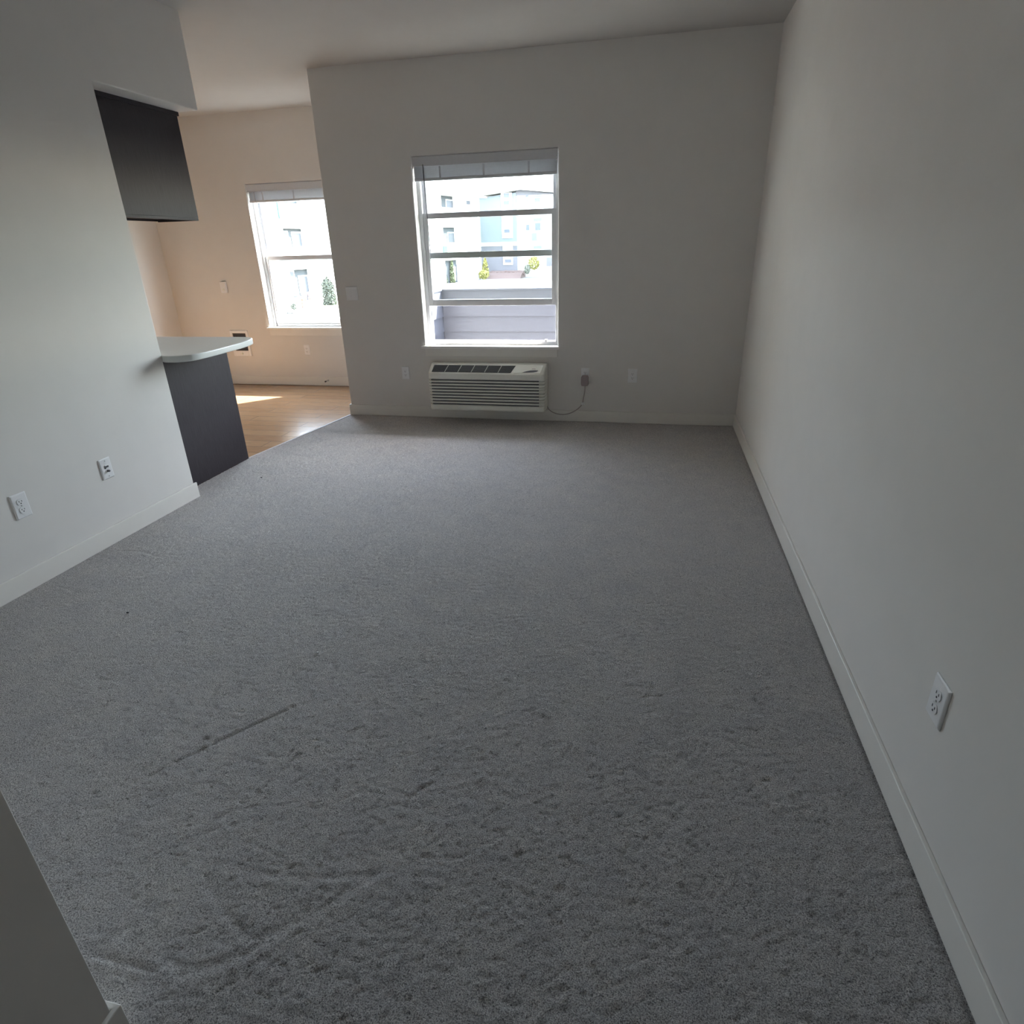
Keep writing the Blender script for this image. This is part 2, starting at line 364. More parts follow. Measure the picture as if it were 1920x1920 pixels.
# ------------------------------------------------------------------ windows
def ring(bm, x0, x1, z0, z1, wd, y0, y1):
    bm_box(bm, x0, x0+wd, y0, y1, z0, z1); bm_box(bm, x1-wd, x1, y0, y1, z0, z1)
    bm_box(bm, x0+wd, x1-wd, y0, y1, z0, z0+wd); bm_box(bm, x0+wd, x1-wd, y0, y1, z1-wd, z1)
def sash(name, root, x0, x1, z0, z1, y0, y1, rb, rt, st, label):
    bm = nb()
    bm_box(bm, x0, x0+st, y0, y1, z0, z1); bm_box(bm, x1-st, x1, y0, y1, z0, z1)
    bm_box(bm, x0+st, x1-st, y0, y1, z0, z0+rb); bm_box(bm, x0+st, x1-st, y0, y1, z1-rt, z1)
    s = obj(name, bm, 'vinyl', root, bevel=0.003)
    g = box('pane', 'glass', (x0+st-0.004, x1-st+0.004, (y0+y1)/2-0.002, (y0+y1)/2+0.002, z0+rb-0.004, z1-rt+0.004), s)
    return s
def window(name, W, Y, lift, label):
    x0, x1, z0, z1 = W
    root = bpy.data.objects.new(name, None); C.objects.link(root); root['kind'] = 'structure'; root['label'] = label; root['category'] = 'window'
    yf = Y+0.085
    bm = nb(); ring(bm, x0, x1, z0+0.004, z1, 0.030, yf, yf+0.085)
    # stepped track at both sides
    bm_box(bm, x0+0.030, x0+0.038, yf+0.040, yf+0.048, z0+0.03, z1-0.03); bm_box(bm, x1-0.038, x1-0.030, yf+0.040, yf+0.048, z0+0.03, z1-0.03)
    obj('window_frame', bm, 'vinyl', root, bevel=0.002)
    mid = 1.377
    sash('upper_sash', root, x0+0.030, x1-0.030, mid-0.022, z1-0.030, yf+0.050, yf+0.078, 0.048, 0.03, 0.03, '')
    hs_ = mid+0.026-(z0+0.03)
    ls = sash('lower_sash', root, x0+0.030, x1-0.030, z0+0.032+lift, z0+0.032+lift+hs_, yf+0.010, yf+0.038, 0.052, 0.042, 0.036, '')
    # stool (inner sill) with horns and the apron under it
    bm = nb(); bm_box(bm, x0, x1, Y+0.001, yf+0.002, z0-0.018, z0+0.004)
    bm_box(bm, x0-0.038, x1+0.012 if name == 'window_1' else x1+0.038, Y-0.022, Y+0.001, z0-0.018, z0+0.004)
    obj('window_sill', bm, 'sill', root, bevel=0.003)
    box('apron', 'trim', (x0-0.006, x1, Y-0.012, Y, z0-0.085, z0-0.018), root, bevel=0.003)
    return root, yf
w1, yf1 = window('window_1', W1, YB, 0.30, 'single-hung window of the living room with its lower sash pushed up')
w2, yf2 = window('window_2', W2, YF, 0.0, 'closed single-hung window of the dining nook, partly behind the wall edge')
bm = nb(); bm_box(bm, -0.902, -0.880, yf1-0.006, yf1+0.02, W1[2]+0.030, W1[2]+0.052)
obj('sash_stop', bm, 'vinyl', w1, bevel=0.003)

# raised mini blinds
def blind(W, Y, name_label, wand_z, tassel):
    x0, x1, z0, z1 = W; xm = (x0+x1)/2; hw = (x1-x0)/2-0.007
    t = thing('mini_blind', name_label, 'window blind', (xm, Y+0.03, z1-0.17), 0, None)
    bz = z1-0.17
    def L(z): return z-bz
    bm = nb(); bm_box(bm, -hw, hw, -0.012, 0.028, L(z1-0.030), L(z1-0.001)); obj('headrail', bm, 'blind', t, bevel=0.002)
    bm = nb()
    prof = [(-0.024, L(z1-0.004)), (-0.027, L(z1-0.012)), (-0.027, L(z1-0.062)), (-0.031, L(z1-0.068)), (-0.031, L(z1-0.074)), (-0.020, L(z1-0.074)), (-0.020, L(z1-0.004))]
    bm_prism(bm, prof, 'x', -hw-0.002, hw+0.002); obj('valance', bm, 'blind', t, bevel=0.0015)
    bm = nb(); n = 26; zt, zb = z1-0.066, z1-0.155
    for i in range(n):
        z = zb+(zt-zb)*i/(n-1); dy = 0.0012*((i*7) % 3-1)
        bm_box(bm, -hw+0.004, hw-0.004, -0.016+dy, 0.010+dy, L(z-0.0009), L(z+0.0009))
    obj('slat_stack', bm, 'blind', t)
    bm = nb(); bm_box(bm, -hw+0.004, hw-0.004, -0.017, 0.011, L(z1-0.176), L(z1-0.1555)); obj('bottom_rail', bm, 'blind', t, bevel=0.004)
    for sx in (-0.36, 0.0, 0.36): box('ladder_tape', 'blind', (sx-0.008, sx+0.008, -0.019, -0.0165, L(z1-0.172), L(z1-0.076)), t)
    xw = -hw+0.095
    if tassel:
        pts = smooth_path([(xw-0.01, -0.03, L(z1-0.075)), (xw+0.0, -0.028, L(1.6)), (xw+0.005, -0.026, L(1.30)), (xw+0.012, -0.03, L(1.22)), (xw+0.004, -0.028, L(1.12)), (xw-0.004, -0.028, L(wand_z))], 6)
        bm = nb(); bm_tube(bm, pts, 0.0028, 6); c = obj('pull_cord', bm, 'rubber', t, smooth=True)
        bm = nb(); bm_cyl(bm, (xw-0.004, -0.028, L(wand_z)-0.014), 0.009, 0.034, r2=0.004, n=10); obj('tassel', bm, 'slot', c)
    else:
        bm = nb(); bm_tube(bm, [(xw-0.005, -0.034, L(z1-0.06)), (xw, -0.032, L(1.7)), (xw+0.004, -0.030, L(wand_z))], 0.003, 6); obj('wand', bm, 'slot', t, smooth=True)
    for sx in (-hw-0.002, hw+0.002-0.012): box('end_bracket', 'plastic', (sx-0.002, sx+0.012, -0.029, -0.02, L(z1-0.085), L(z1-0.060)), t, bevel=0.003)
    return t
blind(W1, YB, 'white mini blind pulled up at the top of the living room window', 1.34, False)
blind(W2, YF, 'white mini blind pulled up in the dining nook window with a hanging cord', 0.70, True)

# balcony door glazed panel in the nook wall (faces the balcony)
d1 = bpy.data.objects.new('door_1', None); C.objects.link(d1); d1['kind'] = 'structure'; d1['label'] = 'glazed balcony door in the nook side wall'; d1['category'] = 'door'
bm = nb(); xa, xb = XC+0.05, XC+0.09
bm_box(bm, xa, xb, 5.52, 5.62, 0.0, 2.04); bm_box(bm, xa, xb, 6.26, 6.36, 0.0, 2.04); bm_box(bm, xa, xb, 5.62, 6.26, 1.93, 2.04); bm_box(bm, xa, xb, 5.62, 6.26, 0.0, 0.12)
obj('door_leaf', bm, 'vinyl', d1, bevel=0.003)
box('pane', 'glass', ((xa+xb)/2-0.002, (xa+xb)/2+0.002, 5.615, 6.265, 0.115, 1.935), d1)
bm = nb()   # closed slat blind over the glass, light pricks through its cord holes
hy, hz = 5.866, [0.575, 0.622, 0.669, 0.716]; bx = xa-0.006
bm_box(bm, bx-0.001, bx+0.001, 5.60, hy-0.006, 0.09, 1.95); bm_box(bm, bx-0.001, bx+0.001, hy+0.006, 6.28, 0.09, 1.95)
zz = [0.09]+[v for h in hz for v in (h-0.006, h+0.006)]+[1.95]
for k in range(0, len(zz), 2): bm_box(bm, bx-0.001, bx+0.001, hy-0.006, hy+0.006, zz[k], zz[k+1])
obj('door_blind', bm, 'blind', d1)
bm = nb(); bm_cyl(bm, (xa-0.025, 5.57, 0.98), 0.024, 0.05, 'x'); obj('door_knob', bm, 'metal', d1, smooth=True)

# ------------------------------------------------------------------ balcony outside the living window
PX0, PY = -2.385, 7.085
struct(box('floor_balcony', 'stone', (XC+0.158, 2.6, YB+T, PY+0.15, -0.25, -0.12)))
struct(box('ceiling_balcony', 'ceil', (XC+0.158, 2.6, YB+T, 7.05, 2.69, 2.99)))
def lap(bm, axis, a, b, face, out, z0, z1, pitch, t=0.022):
    """lap siding boards: wedge profile repeated up the wall"""
    z = z1
    while z > z0:
        zl = max(z0, z-pitch)
        if axis == 'x': bm_prism(bm, [(face, zl), (face+out*t, zl), (face+out*0.002, z), (face, z)], 'x', a, b)
        else: bm_prism(bm, [(face, zl), (face+out*t, zl), (face+out*0.002, z), (face, z)], 'y', a, b)
        z -= pitch
bm = nb()
bm_box(bm, PX0-0.15, 2.6, PY, PY+0.13, -0.12, 0.985); lap(bm, 'x', PX0, 2.6, PY, -1, -0.12, 0.873, 0.168)
bm_box(bm, PX0-0.165, PX0-0.016, YF+T+0.002, PY, -0.12, 0.985); lap(bm, 'y', YF+T+0.002, PY, PX0-0.016, 1, -0.12, 0.873, 0.168)
bm_box(bm, PX0-0.016, PX0+0.0, YF+T+0.002, PY, 0.875, 0.985)
bm_box(bm, PX0-0.017, 2.6, PY-0.014, PY, 0.875, 0.985)
struct(obj('wall_balcony', bm, 'lav'), 'lavender lap-sided balcony parapet outside the living room window', 'parapet')
bm = nb(); bm_box(bm, PX0-0.18, 2.6, PY-0.03, PY+0.15, 0.985, 1.005); bm_box(bm, PX0-0.18, PX0+0.012, YF+T+0.004, PY-0.03, 0.985, 1.005)
struct(obj('trim_2', bm, 'lav', bevel=0.003), 'flat cap on top of the balcony parapet', 'parapet cap')

# ------------------------------------------------------------------ kitchen peninsula and cabinets
t = thing('base_cabinet', 'dark espresso peninsula cabinet under the white counter', 'cabinet', (XP, 3.52, 0))
def rel(o, b): return (b[0]-o.location.x, b[1]-o.location.x, b[2]-o.location.y, b[3]-o.location.y, b[4]-o.location.z, b[5]-o.location.z)
box('back_panel', 'espresso', rel(t, (XP-0.018, XP, YE+0.002, YP, 0.0, 0.862)), t, bevel=0.001)
box('carcass', 'espresso', rel(t, (XP-0.58, XP-0.018, YE+0.002, YP-0.004, 0.10, 0.862)), t, bevel=0.001)
box('toe_kick', 'gap', rel(t, (XP-0.52, XP-0.018, YE+0.002, YP-0.02, 0.0, 0.10)), t)
for i in range(2):
    y0 = YE+0.006+i*0.378
    dd = box('door', 'espresso', rel(t, (XP-0.60, XP-0.582, y0, y0+0.374, 0.11, 0.855)), t, bevel=0.002)
    bm = nb(); bm_cyl(bm, (XP-0.615-t.location.x, y0+(0.33 if i == 0 else 0.04)-3.52, 0.74), 0.005, 0.11, 'z', 10); obj('handle', bm, 'metal', dd, smooth=True)
# counter with the bulging bar edge
edge = [(XL+0.012, YE-0.014), (-2.765, YE-0.020), (-2.715, YE-0.012), (-2.672, YE+0.018), (-2.645, 3.19), (-2.634, 3.27), (-2.636, 3.42), (-2.642, 3.56), (-2.650, 3.68), (-2.668, 3.78), (-2.700, 3.86), (-2.745, 3.905), (-2.80, 3.925)]
path = [(v.x, v.y) for v in smooth_path([(a, b, 0) for a, b in edge], 5)]
out = [(XP-0.63, YE+0.003), (XL+0.0, YE+0.003), (XL+0.006, YE-0.008)] + path + [(XP-0.63, 3.925)]
bm = nb(); bm_prism(bm, out, 'z', 0.863, 0.901)
ct = obj('countertop', bm, 'counter', bevel=0.006, seg=3)
tag(ct, 'white countertop with rounded bar overhang on the peninsula', 'countertop')
t = thing('wall_cabinet', 'dark espresso upper cabinet hanging under the soffit', 'cabinet', (XP-0.16, 3.52, 1.645))
box('carcass', 'espresso', [rel(t, (XP-0.30, XP-0.0, YE+0.002, YP, 1.662, ZS-0.022)), rel(t, (XP-0.30, XP-0.001, YP-0.018, YP, 1.645, 1.662)), rel(t, (XP-0.018, XP, YE+0.002, YP-0.018, 1.645, 1.662)),
    rel(t, (XP-0.30, XP+0.008, YE+0.002, YP+0.008, ZS-0.022, ZS-0.001))], t, bevel=0.001)
for i in range(2):
    y0 = YE+0.006+i*0.378
    dd = box('door', 'espresso', rel(t, (XP-0.32, XP-0.302, y0, y0+0.374, 1.65, ZS-0.03)), t, bevel=0.002)
    bm = nb(); bm_cyl(bm, (XP-0.335-t.location.x, y0+(0.33 if i == 0 else 0.04)-3.52, 0.10), 0.005, 0.11, 'z', 10); obj('handle', bm, 'metal', dd, smooth=True)

# ------------------------------------------------------------------ wall plates
def plate(name, label, cat, loc, rotz, kind, w_=0.070, h_=0.115, group=None):
    """local frame: x along the wall, -y out of the wall, z up; origin at plate centre on the wall"""
    t = thing(name, label, cat, loc, rotz, group)
    bm = nb(); b0 = [(-w_/2, -h_/2), (w_/2, -h_/2), (w_/2, h_/2), (-w_/2, h_/2)]; e = 0.006
    v0 = [bm.verts.new((x, 0, z)) for x, z in b0]
    v1 = [bm.verts.new((x, -0.003, z)) for x, z in b0]
    v2 = [bm.verts.new((x-math.copysign(e, x), -0.0075, z-math.copysign(e, z))) for x, z in b0]
    bm.faces.new(v0); bm.faces.new(v2)
    for A, B in ((v0, v1), (v1, v2)):
        for i in range(4): bm.faces.new((A[i], A[(i+1) % 4], B[(i+1) % 4], B[i]))
    obj('cover_plate', bm, 'plastic', t, bevel=0.0012)
    if kind == 'duplex':
        for s in (1, -1):
            bm = nb(); zc = s*0.0195
            pts = [(0.0165*math.cos(a), zc+max(-0.0135, min(0.0135, 0.0165*math.sin(a)))) for a in np.linspace(0, 2*math.pi, 24, endpoint=False)]
            bm_prism(bm, pts, 'y', -0.0095, -0.007); r = obj('receptacle', bm, 'plastic', t)
            bm = nb(); bm_box(bm, -0.0075, -0.0052, -0.0100, -0.0094, zc-0.001, zc+0.007); bm_box(bm, 0.0052, 0.0075, -0.0100, -0.0094, zc-0.001, zc+0.006)
            bm_cyl(bm, (0, -0.0097, zc-0.0075), 0.0028, 0.0007, 'y', 10); obj('slot', bm, 'slot', r)
        bm = nb(); bm_cyl(bm, (0, -0.008, 0), 0.003, 0.002, 'y', 10); obj('screw', bm, 'metal', t)
    elif kind == 'decora':
        box('receptacle', 'plastic', (-0.0165, 0.0165, -0.0095, -0.007, -0.033, 0.033), t, bevel=0.001)
        bm = nb()
        for zc in (0.017, -0.017): bm_box(bm, -0.0075, -0.0052, -0.0100, -0.0094, zc-0.003, zc+0.005); bm_box(bm, 0.0052, 0.0075, -0.0100, -0.0094, zc-0.003, zc+0.005); bm_cyl(bm, (0, -0.0097, zc-0.009), 0.0026, 0.0007, 'y', 10)
        obj('slot', bm, 'slot', t)
    elif kind == 'jack':
        bm = nb(); bm_box(bm, -0.010, 0.010, -0.0105, -0.007, 0.006, 0.020); j = obj('phone_jack', bm, 'plastic', t, bevel=0.001)
        bm = nb(); bm_box(bm, -0.009, 0.011, -0.0112, -0.0100, 0.006, 0.0155); bm_box(bm, -0.013, -0.005, -0.0095, -0.0074, 0.001, 0.009); obj('socket_opening', bm, 'slot', j)
        bm = nb(); bm_cyl(bm, (0.001, -0.013, -0.013), 0.0058, 0.012, 'y', 12); obj('coaxial_port', bm, 'slot', t)
        for z in (0.042, -0.042): bm = nb(); bm_cyl(bm, (0, -0.008, z), 0.0028, 0.002, 'y', 10); obj('screw', bm, 'metal', t)
    elif kind == 'switch2':
        for s in (-1, 1):
            r = box('rocker_switch', 'plastic', (s*0.023-0.0155, s*0.023+0.0155, -0.0095, -0.007, -0.032, 0.032), t, bevel=0.001)
    elif kind == 'blank':
        bm = nb()
        for z in (0.035, -0.035): bm_cyl(bm, (0, -0.008, z), 0.0028, 0.002, 'y', 10)
        obj('screw', bm, 'metal', t)
    return t
RW, LW = math.pi/2*-1, math.pi/2      # facing -x on the right wall, facing +x on the left wall
plate('electrical_outlet', 'white duplex outlet on the left wall, nearest the camera', 'outlet', (XL, 2.052, 0.394), LW, 'duplex', 0.078, 0.118)
plate('cable_jack_plate', 'white jack plate with two dark ports on the left wall', 'wall plate', (XL, 2.546, 0.403), LW, 'jack', 0.074, 0.112)
plate('electrical_outlet', 'white duplex outlet alone on the right wall', 'outlet', (XR, 1.336, 0.417), RW, 'duplex', 0.078, 0.115)
plate('electrical_outlet', 'white outlet on the back wall left of the air conditioner', 'outlet', (-2.173, YB, 0.402), 0, 'decora')
plate('electrical_outlet', 'white outlet with the air conditioner plug hanging from it', 'outlet', (-0.536, YB, 0.410), 0, 'duplex', 0.072)
plate('electrical_outlet', 'white outlet on the back wall nearest the right corner', 'outlet', (-0.137, YB, 0.407), 0, 'decora', 0.078)
plate('light_switch', 'double rocker switch plate on the back wall near its free edge', 'switch', (-2.606, YB, 1.090), 0, 'switch2', 0.112, 0.116)
plate('electrical_outlet', 'white outlet on the far wall below the dining window', 'outlet', (-3.858, YF, 0.405), 0, 'decora')
t = thing('thermostat', 'small white thermostat on the far wall left of the dining window', 'thermostat', (-4.770, YF, 1.092))
box('housing', 'plastic', (-0.036, 0.036, -0.028, 0.0, -0.060, 0.060), t, bevel=0.005, seg=3)
bm = nb(); bm_cyl(bm, (0.0, -0.032, -0.022), 0.013, 0.010, 'y', 16); obj('dial', bm, 'cream', t, smooth=False)
# wall heater below the counter's tip
t = thing('wall_heater', 'recessed electric wall heater with dark louvred grille on the far wall', 'heater', (-4.697, YF, 0.33))
bm = nb(); x0, x1, z0, z1, wd = -0.116, 0.116, 0.0, 0.290, 0.030
bm_box(bm, x0, x0+wd, -0.016, 0, z0, z1); bm_box(bm, x1-wd, x1, -0.016, 0, z0, z1); bm_box(bm, x0+wd, x1-wd, -0.016, 0, z0, z0+0.062); bm_box(bm, x0+wd, x1-wd, -0.016, 0, z1-wd, z1)
obj('frame', bm, 'plastic', t, bevel=0.003)
box('heater_core', 'grille', (x0+wd, x1-wd, -0.003, 0, z0+0.062, z1-wd), t)
bm = nb()
for i in range(11):
    z = z0+0.070+i*0.0178; bm_prism(bm, [(-0.012, z), (-0.010, z), (-0.004, z+0.008), (-0.006, z+0.009)], 'x', x0+wd, x1-wd)
obj('louvres', bm, 'slot', t)
bm = nb(); bm_cyl(bm, (0.0, -0.022, 0.030), 0.012, 0.014, 'y', 16); obj('knob', bm, 'cream', t)
# door stop on the far baseboard
t = thing('door_stop', 'short metal spring door stop on the far baseboard', 'door stop', (-3.640, YF-BT, 0.062))
bm = nb(); bm_cyl(bm, (0, -0.004, 0), 0.011, 0.008, 'y', 14); obj('mount', bm, 'metal', t)
bm = nb(); bm_tube(bm, [(0.007*math.cos(k*0.9), -0.008-k*0.0009, 0.007*math.sin(k*0.9)) for k in range(60)], 0.0013, 5); obj('spring', bm, 'metal', t, smooth=True)
bm = nb(); bm_cyl(bm, (0, -0.067, 0), 0.009, 0.014, 'y', 14); obj('rubber_tip', bm, 'slot', t)

# ------------------------------------------------------------------ packaged terminal air conditioner
ax0, ax1, az0, az1 = -1.893, -0.862, 0.118, 0.505
yfr, ydk = 5.062, 5.160                       # front face, back of the sloping deck
ac = thing('air_conditioner', 'cream through-wall air conditioner with ribbed front below the window', 'air conditioner', ((ax0+ax1)/2, YB, az0))
hw = (ax1-ax0)/2
def Ly(y): return y-YB
def Lz(z): return z-az0
# shell: rounded-corner cover, swept profile with plan radius at the front corners
def ac_shell():
    bm = nb()
    R = 0.045
    def plan(inset_y):
        yf_ = Ly(yfr)+inset_y; pts = [(-hw, Ly(YB)-0.001)]
        pts += [(-hw+R-R*math.cos(a), yf_+R-R*math.sin(a)) for a in np.linspace(0, math.pi/2, 7)]
        pts += [(hw-R+R*math.sin(a), yf_+R-R*math.cos(a)) for a in np.linspace(0, math.pi/2, 7)]
        pts += [(hw, Ly(YB)-0.001)]; return pts
    prof = []   # (inset, z)
    prof += [(0.012, az0), (0.003, az0+0.006), (0.0, az0+0.016), (0.0, az0+0.042)]
    zz = az0+0.046
    n = 9; pitch = (0.405-0.168)/n
    zz = 0.168
    for i in range(n):
        z = zz+i*pitch
        prof += [(0.0, z), (0.020, z+0.001), (0.020, z+0.0095), (0.002, z+0.0125), (-0.001, z+0.5*pitch+0.006)]
    prof += [(0.0, zz+n*pitch), (0.0, 0.432), (0.004, 0.441), (0.012, 0.447), (ydk-yfr, 0.500), (ydk-yfr+0.004, az1), (YB-yfr-R-0.004, az1)]
    rings = []
    for ins, z in prof: rings.append([bm.verts.new((x, y, Lz(z))) for x, y in plan(ins)])
    for A, B in zip(rings[:-1], rings[1:]):
        for i in range(len(A)-1): bm.faces.new((A[i], A[i+1], B[i+1], B[i]))
    bm.faces.new(rings[0]); bm.faces.new(rings[-1])
    for i in (0, -1): pass
    return bm
sh = obj('cover', ac_shell(), 'cream', ac)
for p in sh.data.polygons: p.use_smooth = abs(p.normal.z) < 0.15
bm = nb()   # dark strips in the grooves, painting the shade of the open interior
for i in range(9):
    z = Lz(0.168+i*(0.405-0.168)/9); bm_box(bm, -hw+0.03, hw-0.045, Ly(yfr)+0.010, Ly(yfr)+0.021, z+0.0015, z+0.0085)
obj('groove_shade', bm, 'grille', sh)
# discharge grille lying on the sloping deck
sl = (0.500-0.447)/(ydk-(yfr+0.012)); nv = Vector((0, -sl, 1)).normalized()
def deck(x, s, h=0.0):   # s 0 front .. 1 back along the slope
    y = yfr+0.012+s*(ydk-yfr-0.012); z = 0.447+s*(0.053)
    return Vector((x-(ax0+ax1)/2, Ly(y), Lz(z))) + nv*h
def deck_quad(bm, x0f, x1f, x0b, x1b, s0, s1, h0, h1):
    P = [deck(x0f, s0, h0), deck(x1f, s0, h0), deck(x1b, s1, h0), deck(x0b, s1, h0), deck(x0f, s0, h1), deck(x1f, s0, h1), deck(x1b, s1, h1), deck(x0b, s1, h1)]
    v = [bm.verts.new(p) for p in P]
    for f in ((3, 2, 1, 0), (4, 5, 6, 7), (0, 1, 5, 4), (1, 2, 6, 5), (2, 3, 7, 6), (3, 0, 4, 7)): bm.faces.new([v[i] for i in f])
gx0, gx1, lean = -1.855, -1.150, 0.030
bm = nb(); deck_quad(bm, gx0, gx1, gx0+0.010, gx1+lean, 0.06, 0.94, 0.0006, 0.002)
gr = obj('discharge_grille', bm, 'gap', ac)
bm = nb()
for i in range(7):
    s = 0.10+i*0.125; deck_quad(bm, gx0+0.002, gx1+lean*s, gx0+0.002, gx1+lean*s, s, s+0.055, 0.002, 0.0045)
obj('grille_blades', bm, 'grille', gr)
for k in range(1, 6):
    bm = nb(); x = gx0+(gx1-gx0+0.01)*k/6; deck_quad(bm, x-0.003, x+0.003, x+lean*0.6-0.003, x+lean*0.6+0.003, 0.06, 0.94, 0.002, 0.0055); obj('grille_rib', bm, 'metal', gr)
bm = nb(); deck_quad(bm, gx1+0.022, -0.893, gx1+lean+0.022, -0.880, 0.04, 0.96, 0.0002, 0.0030); cd = obj('control_door', bm, 'cream', ac, bevel=0.001)
bm = nb()
sw = [(-1.050, 0.10), (-1.020, 0.25), (-0.985, 0.36), (-0.950, 0.40), (-0.915, 0.38), (-0.925, 0.24), (-0.955, 0.16), (-1.000, 0.12)]
va = [bm.verts.new(deck(x, s, 0.0032)) for x, s in sw]; vb = [bm.verts.new(deck(x, s, 0.0044)) for x, s in sw]
bm.faces.new(va); bm.faces.new(vb)
for i in range(len(sw)): bm.faces.new((va[i], va[(i+1) % len(sw)], vb[(i+1) % len(sw)], vb[i]))
obj('display_strip', bm, 'slot', cd)
bm = nb(); deck_quad(bm, -0.975, -0.945, -0.970, -0.940, 0.52, 0.60, 0.0030, 0.0038); obj('button_mark', bm, 'rubber', cd)
box('wall_sleeve', 'cream', (-hw+0.02, hw-0.02, Ly(YB)-0.045, Ly(YB)-0.001, -0.022, 0.004), ac)
# power cord with its plug head
cdp = [(-0.870, 5.235, 0.150), (-0.850, 5.238, 0.110), (-0.815, 5.236, 0.082), (-0.760, 5.236, 0.066), (-0.700, 5.236, 0.066), (-0.640, 5.238, 0.085), (-0.590, 5.244, 0.118), (-0.555, 5.252, 0.160), (-0.545, 5.250, 0.215), (-0.535, 5.245, 0.270), (-0.533, 5.240, 0.315)]
bm = nb(); bm_tube(bm, [(x-(ax0+ax1)/2, Ly(y), Lz(z)) for x, y, z in (tuple(p) for p in smooth_path(cdp, 6))], 0.0042, 8)
cord = obj('power_cord', bm, 'rubber', ac, smooth=True)
bm = nb(); px = -0.535-(ax0+ax1)/2
bm_prism(bm, [(px-0.026, Lz(0.322)), (px+0.026, Lz(0.322)), (px+0.031, Lz(0.335)), (px+0.031, Lz(0.395)), (px+0.024, Lz(0.408)), (px-0.024, Lz(0.408)), (px-0.031, Lz(0.395)), (px-0.031, Lz(0.335))], 'y', -0.047, -0.0108)
obj('plug_head', bm, 'plug', cord, bevel=0.004)
bm = nb(); bm_cyl(bm, (-0.553-(ax0+ax1)/2, Ly(5.250), Lz(0.162)), 0.010, 0.020, 'z', 12); bm_box(bm, -0.550-(ax0+ax1)/2, -0.535-(ax0+ax1)/2, Ly(5.256), Ly(5.264), Lz(0.150), Lz(0.168))
obj('cord_clip', bm, 'plastic', cord)

# a white thread tip and a lint speck lying on the carpet
for (x, y, m_, lab) in ((-1.200, 1.745, 'plastic', 'tiny white speck lying on the open carpet'),
                        (-2.180, 1.860, 'slot', 'tiny dark speck on the carpet near the left wall'),
                        (-2.60, 3.52, 'slot', 'tiny dark speck on the carpet beside the peninsula')):
    bm = nb(); bmesh.ops.create_icosphere(bm, subdivisions=1, radius=0.006, matrix=Matrix.Translation((x, y, 0.004)) @ Matrix.Diagonal((1.3, 0.8, 0.6, 1)))
    tag(obj('lint', bm, m_), lab, 'lint')

# ------------------------------------------------------------------ outdoors
GZ = -2.0
bm = nb(); bm_box(bm, -120, 100, 8.5, 190, GZ-0.3, GZ)
struct(obj('ground', bm, 'ground'), 'sunlit pale pavement between the buildings', 'pavement')
A0 = Vector((-19.8, 71, 0)); Lu = 30.675; ud = Vector((-0.20864, -0.97799, 0)); na = Vector((0.97799, -0.20864, 0))   # facade A runs towards us
def facade_box(bm, s0, s1, z0, z1, o0, o1, O, U, N):
    P = []
    for z in (z0, z1):
        for s, o in ((s0, o0), (s1, o0), (s1, o1), (s0, o1)): q = O + U*s + N*o; P.append((q.x, q.y, z))
    v = [bm.verts.new(p) for p in P]
    for f in ((3, 2, 1, 0), (4, 5, 6, 7), (0, 1, 5, 4), (1, 2, 6, 5), (2, 3, 7, 6), (3, 0, 4, 7)): bm.faces.new([v[i] for i in f])
def fb(name, m_, parent, boxes, fr):
    bm = nb()
    for q in boxes: facade_box(bm, *q, *fr)
    return obj(name, bm, m_, parent)
bA = bpy.data.objects.new('apartment_building', None); C.objects.link(bA)
tag(bA, 'white three-storey apartment building receding on the left of the view outside', 'building', 'apartment buildings outside')
FA = (A0, ud, na)
# wall with recessed balconies cut out of it
recA = [(3.80, 6.15), (26.75, 28.15)]; lev = [(-2.0, 0.22), (1.78, 3.33), (4.95, 6.20)]
cut = []
fb('wall', 'white_side', bA, [(-1.0, 45, GZ, 7.0, -10, -0.35)], FA)
s_edges = [-1.0, 3.80, 6.60, 26.75, 28.90, 45]
wb = [(s_edges[0], s_edges[1], GZ, 6.3, -0.35, 0), (s_edges[2], s_edges[3], GZ, 6.3, -0.35, 0), (s_edges[4], s_edges[5], GZ, 6.3, -0.35, 0)]
for s0, s1, zz in ((3.80, 6.60, [(0.22, 1.88), (3.33, 5.14), (6.20, 6.3)]), (26.75, 28.90, [(-2.0, -1.95), (0.25, 1.76), (2.98, 4.6), (6.1, 6.3)])):
    for z0, z1 in zz: wb.append((s0, s1, z0, z1, -0.35, 0))
fb('front_wall', 'white_trim', bA, wb, FA)
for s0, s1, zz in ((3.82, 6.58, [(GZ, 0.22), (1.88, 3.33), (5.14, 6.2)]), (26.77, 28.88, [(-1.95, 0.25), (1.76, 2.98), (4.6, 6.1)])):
    for z0, z1 in zz: fb('balcony_recess', 'recess_shade', bA, [(s0, s1, z0, z1, -0.34, -0.30)], FA)
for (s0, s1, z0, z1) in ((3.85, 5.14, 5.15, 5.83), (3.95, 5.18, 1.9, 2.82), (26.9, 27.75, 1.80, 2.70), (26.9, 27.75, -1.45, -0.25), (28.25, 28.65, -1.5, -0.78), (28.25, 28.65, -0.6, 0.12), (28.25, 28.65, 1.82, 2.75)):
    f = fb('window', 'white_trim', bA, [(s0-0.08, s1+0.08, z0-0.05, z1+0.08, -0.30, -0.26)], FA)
    fb('pane', 'pane_sun', f, [(s0, s1, z0, z1, -0.26, -0.24)], FA)
